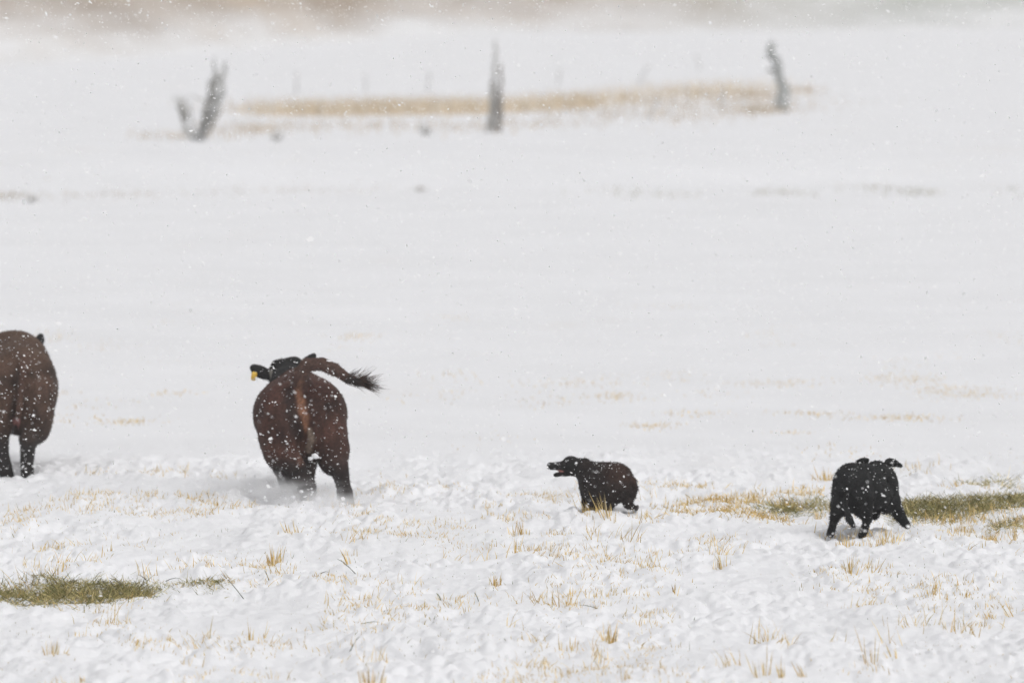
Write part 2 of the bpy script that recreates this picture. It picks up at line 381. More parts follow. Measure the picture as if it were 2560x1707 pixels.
patch('dry_grass', 'faint line of short grass along the low bank at the left of the far pasture',
      [(10, 492, .5, 1.92, 8), (60, 492, .6, 3.2, 2), (170, 490, 1.0, 2.56, 4), (260, 488, 1, 2.56, 2), (330, 488, .8, 2.56, 3), (480, 482, 1.2, 3.2, 2), (600, 478, 1., 3.2, 3), (740, 475, .8, 2.24, 3), (870, 478, 1.2, 2.24, 2), (1050, 474, .12, 0.64, 1)],
      .09, .012, 560, np.array([(.46, .37, .25), (.40, .35, .28)]), 59, spread=.7)
patch('dry_grass', 'faint line of short greenish grass along the low bank at the right of the far pasture',
      [(1480, 462, 1.0, 3.2, 2), (1580, 460, .5, 3.2, 2), (1690, 458, .7, 2.24, 2), (1965, 447, .7, 2.24, 5), (2180, 446, .8, 2.56, 4), (2280, 442, .6, 1.92, 5), (2540, 437, .5, 3.2, 2)],
      .10, .013, 420, np.array([(.38, .36, .24), (.44, .38, .27), (.32, .33, .24)]), 60, spread=.7)

# single tufts that stand out
def tuft(px, py, hpx, wpx, n, label, lean=0.0, spread=.2, pal=STRAW, wid=.0045, seed=0, name='grass_tuft', group='straw tufts standing in the snow'):
    x, y = atg(px, py); s = y / FPX
    rng = np.random.default_rng(1000 + seed)
    h = hpx * s; rx = wpx * s * .5
    bx = np.clip(rng.normal(0, .42, n), -1, 1) * rx; by = rng.normal(0, .035, n)
    z0 = gz(x, y); bz = ground_z(x + bx, y + by) - z0 - .012
    d3 = dirs(n, spread, rng, (lean, 0)); d3[:, 0] += bx / (rx + 1e-6) * .28; d3 /= np.linalg.norm(d3, axis=1, keepdims=True)
    L = (h + .012) * rng.uniform(.3, 1.0, n) * (1 - .45 * np.abs(bx) / (rx + 1e-6)); L[:max(1, n // 9)] = h * 1.05
    bend = rng.normal(0, .07, (n, 3)) * L[:, None]; bend[:, 2] = 0
    V, Q, T, C = blades(np.stack([bx, by, bz], -1), d3, L, rng.uniform(.9, 1.9, n) * wid, bend, pal[rng.integers(0, len(pal), n)], rng)
    o = mesh_obj(name, V, [Q, T], M_STRAW, cols=C, loc=(x, y, z0)); tag(o, label, 'grass tuft', group); return o
TUFTS = [
 (686, 1412, 62, 46, 42, 'dense golden straw tuft in clean snow below the running cow', 0, .22),
 (1240, 1472, 38, 46, 34, 'short squat golden straw tuft above the bluish hollow in the centre foreground', 0, .15),
 (527, 1425, 55, 20, 12, 'slanting straw tuft just right of the tip of the left hay strip', -.35, .12),
 (575, 1465, 58, 30, 9, 'long straw stalks lying steeply across the end of the left hay strip', -.75, .1),
 (872, 1418, 52, 24, 12, 'straw tuft bent to the left beside a dark stem, right of the densest golden tuft', -.45, .15),
 (626, 1603, 70, 14, 12, 'tall narrow bundle of straw stalks in the lower left foreground', 0, .05),
 (656, 1598, 55, 16, 6, 'few thin straw stalks right beside the tall narrow bundle in the lower left', .05, .1),
 (128, 1632, 54, 34, 16, 'upright straw tuft nearest the left edge below the hay strip', .08, .15),
 (160, 1634, 34, 20, 9, 'small straw tuft leaning right beside the upright tuft at lower left', .4, .1),
 (1522, 1608, 64, 56, 34, 'bushy pale yellow tuft in the lower middle foreground', 0, .18),
 (1420, 1615, 50, 60, 9, 'loose row of thin stalks left of the bushy pale yellow tuft', 0, .15),
 (1560, 1692, 62, 34, 14, 'narrow straw tuft spreading like a fan at the lower middle edge', 0, .25),
 (925, 1712, 62, 70, 30, 'broad straw tuft cut by the bottom edge of the picture', 0, .12),
 (1905, 1690, 95, 60, 15, 'tallest thin stalks in the lower right foreground', -.12, .10),
 (1955, 1688, 60, 24, 12, 'short orange tinted tuft at the foot of the tallest thin stalks', -.1, .15),
 (2010, 1690, 50, 34, 6, 'three or four thin stalks leaning left, right of the orange tinted tuft', -.4, .1),
 (2175, 1640, 105, 50, 10, 'tall sparse yellow stalks at the lower right of the field', -.1, .06),
 (2235, 1640, 70, 30, 7, 'thin leaning stalks beside the tall sparse yellow stalks at lower right', -.25, .08),
 (1412, 1512, 72, 110, 16, 'wide open spray of thin branching stalks right of centre foreground', 0, .6),
 (1297, 1322, 48, 66, 30, 'orange straw tuft nearest to the brown dog on its lower left', -.1, .25),
 (1292, 1388, 52, 20, 12, 'slim orange straw tuft below the tuft beside the brown dog', 0, .1),
 (2130, 1448, 68, 32, 16, 'pointed straw tuft in clean snow below the black dog', -.05, .12),
 (1805, 1412, 52, 66, 22, 'wide loose straw tuft on a snow lip left of the black dog', -.1, .25),
 (1688, 1488, 34, 12, 8, 'tiny upright pair of straw stalks in the middle foreground', 0, .05),
 (2120, 1368, 36, 90, 36, 'low orange straw fringe under the hind feet of the black dog', 0, .25),
 (2215, 1368, 40, 90, 40, 'thick low straw fringe just right of the black dog hind feet', 0, .22),
 (2345, 1362, 38, 14, 12, 'small dark gold tuft standing alone right of the low straw fringe', .12, .12),
 (2330, 1486, 52, 44, 14, 'thin straw tuft in bright snow at the right of the field', 0, .25),
 (2415, 1492, 22, 24, 14, 'tiny round straw tuft next to the thin tuft at the right', 0, .25),
 (2530, 1540, 66, 26, 8, 'straw stalks leaning steeply left near the right edge', -.55, .06),
 (2470, 1540, 28, 40, 16, 'low messy straw tuft at the foot of the steeply leaning stalks', 0, .5),
 (152, 1428, 52, 34, 9, 'thin upright stalks just above the left hay strip', .12, .08),
 (275, 1378, 34, 8, 6, 'single short gold tuft on a snow mound above the left hay strip', 0, .1),
 (1476, 1286, 74, 60, 48, 'golden straw tuft right in front of the brown dog chest', -.1, .35),
 (1518, 1286, 72, 44, 20, 'long straw blades crossing in front of the brown dog belly', -.3, .2),
 (2062, 1200, 38, 64, 40, 'golden straw tuft behind the black dog on its left side', -.2, .5),
 (772, 1262, 34, 26, 14, 'tan straw tuft in powder snow under the running cow hind foot', 0, .3),
 (730, 1330, 42, 50, 18, 'faint straw tuft in snow below the powder cloud of the running cow', -.2, .3),
 (205, 1690, 28, 22, 8, 'faint low straw tuft at the lower left edge of the picture', 0, .2),
 (2045, 1300, 44, 26, 18, 'green gold tuft at the left heel of the black dog', 0, .35),
]
for i, tf in enumerate(TUFTS):
    tuft(tf[0], tf[1], tf[2], tf[3], tf[4], tf[5], tf[6], tf[7], seed=i)

# loose dark stems
def tube(pts, radii, seg=6):
    pts = np.asarray(pts, float); n = len(pts); V = []
    up = np.array([0.3, 0.2, 1.0])
    for i in range(n):
        t = pts[min(i + 1, n - 1)] - pts[max(i - 1, 0)]; t /= np.linalg.norm(t) + 1e-9
        a = np.cross(t, up if abs(np.dot(t, up)) < 1.0 else np.array([1., 0, 0])); a /= np.linalg.norm(a) + 1e-9; b = np.cross(t, a)
        for k in range(seg):
            th = 2 * np.pi * k / seg; V.append(pts[i] + radii[i] * (np.cos(th) * a + np.sin(th) * b))
    F = [(i * seg + k, i * seg + (k + 1) % seg, (i + 1) * seg + (k + 1) % seg, (i + 1) * seg + k) for i in range(n - 1) for k in range(seg)]
    V.append(pts[0]); V.append(pts[-1])
    T = [(len(V) - 2, (k + 1) % seg, k) for k in range(seg)] + [(len(V) - 1, (n - 1) * seg + k, (n - 1) * seg + (k + 1) % seg) for k in range(seg)]
    return np.array(V), np.array(F), np.array(T)
STEMS = [
 ((874, 1645), (899, 1609), 'short dark stick standing at a slant in the lower centre snow', .004),
 ((900, 1555), (950, 1553), 'thin dark grass stem lying flat in the centre foreground snow', .003),
 ((1447, 1512), (1512, 1525), 'long thin grey stem lying flat below the wide open straw spray', .003),
 ((842, 1388), (890, 1424), 'dark blade slanting across the bent straw tuft', .004),
 ((272, 1447), (318, 1470), 'thick dark stem jutting from the top of the left hay strip', .005),
 ((412, 1453), (450, 1448), 'dark stem lying level above the thin end of the left hay strip', .003),
 ((552, 1410), (612, 1474), 'long grey green stem slanting beside the long lying straw stalks', .0035),
 ((234, 1446), (252, 1428), 'short dark blade tilted right above the left hay strip', .0035),
 ((660, 1425), (672, 1448), 'short dark stem right of the end of the left hay strip', .003),
 ((795, 1436), (822, 1431), 'tiny grey stem lying level under the bent straw tuft', .003),
 ((1090, 1485), (1103, 1500), 'short dark twig in the bluish hollow at the centre', .005),
 ((1185, 1478), (1197, 1498), 'little dark twig left of the squat golden tuft', .003),
]
for k, (a, b, label, r) in enumerate(STEMS):
    base = a if a[1] >= b[1] else b; x, y = atg(*base); s = y / FPX; z0 = gz(x, y)
    other = b if base is a else a
    dx = (other[0] - base[0]) * s; dz = (base[1] - other[1]) * s
    pts = [(0, 0, -.004), (dx * .35, .02, dz * .35 + .008), (dx * .7, .04, dz * .72 + .01), (dx, .06, dz)]
    V, F, T = tube(pts, [r, r * .95, r * .8, r * .35])
    o = mesh_obj('stem', V, [F, T], M_HAY, cols=np.tile(DARK[k % 3] * 1.5, (len(V), 1)), loc=(x, y, z0), smooth=True)
    tag(o, label, 'stem', 'loose dark stems on the snow')

# ------------------------------------------------------------------ hay strips
def hay_strip(label, outline, n, hgt, seed, pal=OLIVE, length=.12, gap=.05):
    """outline: list of (px, py_far, py_near) along the strip"""
    rng = np.random.default_rng(seed)
    P = np.array([[*at(px, yn)] + [*at(px, yf)] for (px, yf, yn) in outline])     # xn yn xf yf
    # bed: low uneven heap
    ns = 260; tt = np.linspace(0, len(P) - 1, ns); ii = np.clip(tt.astype(int), 0, len(P) - 2); fr = (tt - ii)[:, None]
    E = P[ii] * (1 - fr) + P[ii + 1] * fr
    cr = np.linspace(0, 1, 26)
    X = E[:, 0:1] * (1 - cr) + E[:, 2:3] * cr; Y = E[:, 1:2] * (1 - cr) + E[:, 3:4] * cr
    Y = Y + np.where(cr < .5, -.45, .25) * np.abs(cr * 2 - 1) * (noise2(X * 2.2, Y * 0, seed + 9) + .7 * noise2(X * 6.5, Y * 0, seed + 10))
    prof = np.sin(np.pi * cr) ** .7
    endf = np.minimum(1, np.minimum(np.linspace(0, 1, ns), np.linspace(1, 0, ns)) * (14 if seed == 201 else 7))[:, None]
    lump = .5 + .6 * np.clip(fbm(X * 3.2, Y * 2.2, seed, 4) + .35, 0, 1.4)
    H = hgt * prof * endf * lump - gap * np.clip(fbm(X * 4.5, Y * 1.3, seed + 3, 3) + .15, 0, 1)
    Z = ground_z(X, Y) - .02 + H
    V = np.stack([X, Y, Z], -1).reshape(-1, 3); i = np.arange(ns * 26).reshape(ns, 26)
    F = np.stack([i[:-1, :-1], i[1:, :-1], i[1:, 1:], i[:-1, 1:]], -1).reshape(-1, 4)
    C = (OLIVE[2] * .8 + .05 * np.clip(noise2(X * 14, Y * 9, 5), 0, 1)[..., None] * np.array([1, .85, .4])).reshape(-1, 3)
    # strands
    u = rng.integers(0, ns, n); v = rng.integers(0, 26, n)
    bx = X[u, v] + rng.normal(0, .03, n); by = Y[u, v] + rng.normal(0, .12, n) * np.where(rng.random(n) < .12, 3.5, 1); bx = bx + np.where(rng.random(n) < .08, rng.normal(0, .2, n), 0)
    bz = ground_z(bx, by) + H[u, v] * rng.uniform(.4, 1.05, n) - .014
    a = rng.uniform(0, 2 * np.pi, n); el = rng.normal(.16, .30, n)
    d3 = np.stack([np.cos(a) * np.cos(el), np.sin(a) * np.cos(el), np.sin(el)], -1)
    L = length * rng.uniform(.35, 1.2, n); bend = rng.normal(0, .2, (n, 3)) * L[:, None]
    c = pal[rng.integers(0, len(pal), n)]
    BV, BQ, BT, BC = blades(np.stack([bx, by, bz], -1), d3, L, rng.uniform(.6, 1.5, n) * .0046, bend, c, rng, .38)
    nb = len(V)
    o = mesh_obj('hay', np.concatenate([V, BV]), [np.concatenate([F, BQ + nb]), BT + nb], M_HAY, cols=np.concatenate([C, BC]))
    tag(o, label, 'hay', 'strips of hay fed out on the snow', kind='stuff')
hay_strip('olive hay strip lying across the snow at the left edge of the foreground',
          [(-60, 1470, 1530), (40, 1474, 1528), (110, 1473, 1518), (170, 1476, 1520), (225, 1476, 1510), (270, 1480, 1508), (300, 1480, 1494), (335, 1483, 1491), (370, 1484, 1489)], 15000, .034, 201, gap=.03)
hay_strip('thin broken tail of hay beyond the right end of the left hay strip',
          [(365, 1470, 1480), (420, 1470, 1482), (480, 1471, 1478), (530, 1474, 1482), (568, 1477, 1484)], 1500, .010, 202, length=.09)
hay_strip('long olive hay strip running from the black dog to the right edge',
          [(2235, 1278, 1302), (2300, 1272, 1306), (2400, 1268, 1300), (2480, 1262, 1292), (2610, 1248, 1285)], 15000, .036, 203, gap=.03)
hay_strip('smaller olive hay patch left of the black dog',
          [(1905, 1276, 1300), (1950, 1272, 1302), (2000, 1264, 1300), (2050, 1262, 1300), (2090, 1270, 1296)], 4200, .024, 204, gap=.07)
hay_strip('faint green hay patch in the snow beyond the long right hay strip',
          [(2410, 1214, 1226), (2460, 1208, 1230), (2520, 1200, 1228), (2600, 1192, 1222)], 1500, .008, 205, pal=np.concatenate([OLIVE, STRAW[3:4]]))
hay_strip('messy hay heap at the right edge in front of the long hay strip',
          [(2480, 1318, 1340), (2530, 1308, 1342), (2610, 1296, 1338)], 2200, .014, 206, pal=np.concatenate([OLIVE, STRAW[:2]]))

# ------------------------------------------------------------------ far posts and weeds
def wood_col(n, base=(.24, .235, .225), j=.12, rng=RNG):
    return np.clip(np.array(base) * (1 + j * rng.standard_normal((n, 1))), 0, 1)
def branch_part(name, parent, pts, r0, r1, base=(.24, .235, .225), seg=7):
    pts = np.asarray(pts, float)
    # resample with small kinks
    m = 9; t = np.linspace(0, len(pts) - 1, m); i = np.clip(t.astype(int), 0, len(pts) - 2); f = (t - i)[:, None]
    p = pts[i] * (1 - f) + pts[i + 1] * f; p[1:-1] += RNG.normal(0, r0 * .22, (m - 2, 3))
    rr = .72 * np.linspace(r0, r1, m) * (1 + .1 * RNG.standard_normal(m))
    V, F, T = tube(p, rr, seg)
    return mesh_obj(name, V, [F, T], M_WOOD, parent, smooth=True, cols=wood_col(len(V), base))
def far_thing(name, label, cat, px, py, group=None):
    x, y = atg(px, py); o = empty(name, (x, y, gz(x, y) - .03)); tag(o, label, cat, group)
    s = y / FPX
    return o, (lambda qx, qy, dy=0.0: ((qx - px) * s, dy, (py - qy) * s))
o, q = far_thing('shrub', 'leafless grey forked shrub standing left of the far tan grass', 'shrub', 497, 352)
G2 = (.48, .48, .47)
branch_part('branch', o, [q(497, 356), q(470, 325, .1), q(455, 290, .2), q(442, 256, .2)], .07, .02, G2)
branch_part('branch', o, [q(492, 345), q(482, 300, -.1), q(474, 248, -.15)], .055, .02, G2)
branch_part('branch', o, [q(500, 356), q(508, 300, .1), q(518, 250, .1), q(523, 200, .1)], .11, .05, G2)
branch_part('branch', o, [q(505, 345), q(532, 270, 0), q(540, 210, 0), q(536, 140, 0)], .11, .03, G2)
branch_part('branch', o, [q(520, 310, .1), q(552, 240, .2), q(562, 190, .2), q(567, 152, .2)], .12, .05, G2)
branch_part('branch', o, [q(510, 330, -.1), q(546, 265, -.2), q(556, 215, -.2), q(549, 180, -.2)], .09, .04, G2)
branch_part('branch', o, [q(480, 340, -.1), q(462, 318, -.2), q(450, 278, -.2)], .06, .02, G2)
branch_part('branch', o, [q(515, 335, -.1), q(540, 300, -.2), q(560, 262, -.2)], .05, .02, (.34, .28, .2))

for k in range(34):
    t_ = RNG.uniform(.1, .95); side_ = RNG.random() < .6
    b_ = (500 + 48 * t_, 345 - 150 * t_) if side_ else (492 - 42 * t_, 345 - 75 * t_)
    branch_part('twig', o, [q(b_[0], b_[1]), q(b_[0] + RNG.normal(-3, 7), b_[1] - 18, RNG.normal(0, .2)), q(b_[0] + RNG.normal(-4, 12), b_[1] - RNG.uniform(26, 48), RNG.normal(0, .3))], .034, .014, (.40, .39, .36), seg=5)

o, q = far_thing('fence_post', 'tall weathered grey post braced by two shorter posts in the far pasture', 'post', 1236, 330)
W = (.54, .535, .52)
branch_part('post', o, [q(1234, 336), q(1236, 220), q(1238, 98)], .085, .06, W)
branch_part('brace', o, [q(1250, 334, -.2), q(1252, 240, -.1), q(1254, 158)], .08, .05, (.30, .28, .26))
branch_part('brace', o, [q(1216, 334, -.2), q(1226, 270, -.1), q(1228, 200)], .05, .04, (.36, .34, .31))
branch_part('brace', o, [q(1243, 336, -.3), q(1244, 280, -.2), q(1245, 230, -.1)], .08, .05, (.26, .24, .22))

o, q = far_thing('dead_trunk', 'bent dead grey trunk standing at the right end of the far tan grass', 'tree trunk', 1960, 280)
branch_part('trunk', o, [q(1958, 286), q(1960, 235), q(1960, 200), q(1947, 165), q(1932, 140), q(1932, 104)], .27, .13, (.38, .39, .38))
branch_part('limb', o, [q(1950, 190, .1), q(1928, 172, .1), q(1918, 178, .1)], .09, .03, (.3, .29, .26))
branch_part('limb', o, [q(1934, 150), q(1920, 140), q(1918, 118)], .06, .03, (.25, .25, .24))
FARP = [(742, 235, 742, 178, 'faint thin far post above the left end of the tan grass'), (914, 230, 912, 182, 'faint thin far post second from the left above the tan grass'),
        (1070, 230, 1074, 178, 'faint thin far post leaning right, just left of the tall braced post'), (1393, 218, 1402, 168, 'faint thin far post leaning right, just right of the tall braced post'),
        (1594, 212, 1622, 160, 'faint far post leaning strongly right halfway to the bent trunk'), (1752, 180, 1740, 136, 'faint far post leaning left near the bent trunk'),
        (1622, 302, 1645, 245, 'faint leaning stake low in front of the right part of the tan grass'), (1805, 285, 1810, 215, 'faint upright stake left of the bent trunk')]
for (bx, by, tx, ty, label) in FARP:
    o, q = far_thing('fence_post', label, 'post', bx, by, 'faint thin posts of the far fence')
    o.name = 'fence_post'
    branch_part('post', o, [q(bx, by + 3), q((bx + tx) / 2, (by + ty) / 2), q(tx, ty)], .045, .035, (.55, .54, .53))
for (px, py, label, s_) in [(690, 352, 'small grey weed in smooth snow right of the forked shrub', .3), (1066, 338, 'small grey weed leaning left, left of the tall braced post', .32), (78, 505, 'tiny dark weed on the low bank at the far left', .16), (1052, 478, 'tiny grey weed on the low bank below the tall braced post', .12), (1880, 282, 'small brown weed just left of the foot of the bent trunk', .25)]:
    x, y = atg(px, py); rng = np.random.default_rng(px); n = 40
    d3 = dirs(n, .5, rng, (-.3 if px == 1066 else .2, 0)); L = s_ * rng.uniform(.5, 1.1, n)
    V, Q, T, C = blades(rng.normal(0, .05, (n, 3)) * [1, 1, 0], d3, L, np.full(n, .012), rng.normal(0, .1, (n, 3)) * L[:, None], np.array([(.45, .44, .42)] * n), rng)
    o = mesh_obj('weed', V, [Q, T], M_WOOD, cols=C, loc=(x, y, gz(x, y) - .01)); tag(o, label, 'weed', 'small weeds in the far snow')

# ------------------------------------------------------------------ animals: smooth-union distance field -> surface nets
def rotm(ax, ay, az):
    ca, sa = np.cos(ax), np.sin(ax); cb, sb = np.cos(ay), np.sin(ay); cc, sc = np.cos(az), np.sin(az)
    X = np.array([[1, 0, 0], [0, ca, -sa], [0, sa, ca]]); Y = np.array([[cb, 0, sb], [0, 1, 0], [-sb, 0, cb]]); Z = np.array([[cc, -sc, 0], [sc, cc, 0], [0, 0, 1]])
    return Z @ Y @ X
def sd_ell(P, c, r, rot=(0, 0, 0)):
    q = P - np.array(c)
    if any(rot): q = q @ rotm(*[R(a) for a in rot])
    r = np.array(r, float); k0 = np.linalg.norm(q / r, axis=-1); k1 = np.linalg.norm(q / (r * r), axis=-1)
    return k0 * (k0 - 1) / (k1 + 1e-9)
def sd_cap(P, a, b, ra, rb):
    a = np.array(a, float); b = np.array(b, float); ab = b - a
    t = np.clip(((P - a) @ ab) / (ab @ ab), 0, 1); d = np.linalg.norm(P - a - t[..., None] * ab, axis=-1)
    return d - (ra + (rb - ra) * t)
def smin(a, b, k):
    h = np.clip(.5 + .5 * (b - a) / k, 0, 1); return b * (1 - h) + a * h - k * h * (1 - h)

def surface_nets(prims, lo, hi, vox, kglob, seed):
    lo = np.array(lo, float); n = np.ceil((np.array(hi) - lo) / vox).astype(int) + 1
    g = np.stack(np.meshgrid(*[lo[i] + np.arange(n[i]) * vox for i in range(3)], indexing='ij'), -1)
    F = None
    for p in prims:
        kind, k = p[0], p[-1]
        # only evaluate in the neighbourhood
        if kind == 'e': c = np.array(p[1]); rad = max(p[2]); b0, b1 = c - rad, c + rad
        else:
            b0 = np.minimum(p[1], p[2]) - max(p[3], p[4]); b1 = np.maximum(p[1], p[2]) + max(p[3], p[4])
        i0 = np.clip(((b0 - .16 - lo) / vox).astype(int), 0, n); i1 = np.clip(((b1 + .16 - lo) / vox).astype(int) + 1, 0, n)
        sl_ = tuple(slice(a, b) for a, b in zip(i0, i1)); P = g[sl_]
        d = sd_ell(P, p[1], p[2], p[3]) if kind == 'e' else sd_cap(P, *p[1:5])
        if F is None: F = np.full(n, 1.0)
        F[sl_] = smin(F[sl_], d, k or kglob)
    ins = F < 0
    c8 = [ins[a:n[0] - 1 + a, b:n[1] - 1 + b, c:n[2] - 1 + c] for a in (0, 1) for b in (0, 1) for c in (0, 1)]
    s = sum(c.astype(np.int8) for c in c8); act = (s > 0) & (s < 8)
    idx = -np.ones(act.shape, dtype=np.int64); A = np.argwhere(act); idx[act] = np.arange(len(A))
    acc = np.zeros((len(A), 3)); cnt = np.zeros(len(A))
    offs = np.array([(a, b, c) for a in (0, 1) for b in (0, 1) for c in (0, 1)])
    for i in range(8):
        for j in range(i + 1, 8):
            if np.abs(offs[i] - offs[j]).sum() != 1: continue
            fi = F[tuple((A + offs[i]).T)]; fj = F[tuple((A + offs[j]).T)]; cr = (fi < 0) != (fj < 0)
            t = np.where(cr, fi / np.where(cr, fi - fj, 1), 0)
            acc += np.where(cr[:, None], offs[i] + t[:, None] * (offs[j] - offs[i]), 0); cnt += cr
    V = lo + (A + acc / cnt[:, None]) * vox
    faces = []
    for ax in range(3):
        u, v = (ax + 1) % 3, (ax + 2) % 3
        s0 = [slice(1, -1)] * 3; s0[ax] = slice(0, n[ax] - 1); s1 = list(s0); s1[ax] = slice(1, n[ax])
        a, b = ins[tuple(s0)], ins[tuple(s1)]; E = np.argwhere(a != b); off = np.array([1, 1, 1]); off[ax] = 0; E = E + off
        eu = np.zeros(3, int); eu[u] = 1; ev = np.zeros(3, int); ev[v] = 1
        q = np.stack([idx[tuple((E - eu - ev).T)], idx[tuple((E - ev).T)], idx[tuple(E.T)], idx[tuple((E - eu).T)]], -1)
        flip = ~ins[tuple(E.T)]
        q[flip] = q[flip][:, ::-1]; faces.append(q)
    return V, np.concatenate(faces)

def vnormals(V, F):
    N = np.zeros_like(V); fn = np.cross(V[F[:, 2]] - V[F[:, 0]], V[F[:, 3]] - V[F[:, 1]])
    for k in range(4): np.add.at(N, F[:, k], fn)
    return N / (np.linalg.norm(N, axis=1, keepdims=True) + 1e-12)

def mirror_noise(V, s, sc):   # cheap 3d-ish noise
    return (noise2(V[:, 0] * sc + V[:, 2] * .3 * sc, V[:, 2] * sc + V[:, 1] * sc * .6, s) + noise2(V[:, 1] * sc, V[:, 2] * sc - V[:, 0] * .5 * sc, s + 1)) * .6

def animal(name, label, group, loc, prims, box, vox, k, colour, fur_n, fur_len, seed, flow=(0, -.5, -.8), lump=.006):
    root = empty(name, loc); tag(root, label, name, group)
    V, F = surface_nets(prims, box[0], box[1], vox, k, seed)
    N = vnormals(V, F)
    V = V + N * (mirror_noise(V, seed, 7) * lump + mirror_noise(V, seed + 5, 24) * lump * .55)[:, None]
    C = colour(V, N)
    body = mesh_obj('body', V, F, M_COAT, root, smooth=True, cols=C)
    # short coat hairs
    rng = np.random.default_rng(seed)
    area = np.linalg.norm(np.cross(V[F[:, 2]] - V[F[:, 0]], V[F[:, 3]] - V[F[:, 1]]), axis=1)
    f = rng.choice(len(F), fur_n, p=area / area.sum()); w = rng.dirichlet((1, 1, 1, 1), fur_n)[..., None]
    P = (V[F[f]] * w).sum(1); PN = (N[F[f]] * w).sum(1); PC = (C[F[f]] * w).sum(1)
    fl = np.array(flow, float); d = PN * .75 + fl + rng.normal(0, .35, (fur_n, 3)); d /= np.linalg.norm(d, axis=1, keepdims=True)
    L = fur_len * rng.uniform(.5, 1.3, fur_n)[:, None]
    if name == 'dog' and seed == 51: L = L * (.35 + .65 * sstep(-.30, -.16, P[:, 0]))[:, None]
    side = np.cross(d, PN); side /= np.linalg.norm(side, axis=1, keepdims=True) + 1e-9
    hw = rng.uniform(.0015, .0035, fur_n)[:, None]
    HV = np.stack([P - PN * .003 - side * hw, P - PN * .003 + side * hw, P + d * L], 1).reshape(-1, 3)
    HF = np.arange(fur_n * 3).reshape(-1, 3)
    HC = np.repeat(np.clip(PC * (1 + .42 * rng.standard_normal((fur_n, 1))), .002, 1), 3, axis=0)
    fo = mesh_obj('fur', HV, HF, M_FUR, root, cols=HC); tag(fo, kind='stuff')
    # wet snow caught in the coat on upward-facing parts
    up = N[F[f]][:, 0, 2]; cand = np.where((up > .05) & (rng.random(fur_n) < .02))[0][:int(70)]
    if len(cand):
        SV, SF = [], []; ov = np.array([(1, 0, 0), (-1, 0, 0), (0, 1, 0), (0, -1, 0), (0, 0, 1), (0, 0, -1)], float)
        of = np.array([(0, 2, 4), (2, 1, 4), (1, 3, 4), (3, 0, 4), (2, 0, 5), (1, 2, 5), (3, 1, 5), (0, 3, 5)])
        for i, c in enumerate(cand):
            r = rng.uniform(.0025, .005); SV.append(P[c] + PN[c] * .006 + ov * r * rng.uniform(.6, 1.4, 3)); SF.append(of + i * 6)
        so = mesh_obj('snow_specks', np.concatenate(SV), np.concatenate(SF), M_FLAKE, root); tag(so, kind='stuff')
    return root, body, V, N

def mixc(C, col, w): return C * (1 - w[:, None]) + np.array(col) * w[:, None]
def line_xz(V, pts, ws, ymax=.3):      # stripe seen from the rear, with its own half width at each point
    out = np.zeros(len(V)); P2 = V[:, [0, 2]]; pts = np.asarray(pts, float)
    for i in range(len(pts) - 1):
        ab = pts[i + 1] - pts[i]; t = np.clip(((P2 - pts[i]) @ ab) / (ab @ ab), 0, 1)
        d = np.linalg.norm(P2 - pts[i] - t[:, None] * ab, axis=1); w = ws[i] + (ws[i + 1] - ws[i]) * t
        out = np.maximum(out, 1 - sstep(.25, 1.45, d / w + .25 * noise2(V[:, 0] * 30, V[:, 2] * 14, 4)))
    return out * (V[:, 1] < ymax)
def near_line(V, pts, r):
    d = np.full(len(V), 9.0); pts = np.asarray(pts, float)
    for a, b in zip(pts[:-1], pts[1:]): d = np.minimum(d, sd_cap(V, a, b, 0, 0))
    return 1 - sstep(r * .5, r, d)

def hair_bunch(name, parent, starts, dirs_, lens, cols, seed, wid=.004):
    rng = np.random.default_rng(seed); n = len(starts)
    bend = rng.normal(0, .12, (n, 3)) * np.asarray(lens)[:, None]; bend[:, 2] -= .03 * np.asarray(lens)
    V, Q, T, C = blades(starts, dirs_, lens, np.full(n, wid), bend, cols, rng, .2)
    return mesh_obj(name, V, [Q, T], M_FUR, parent, cols=C)

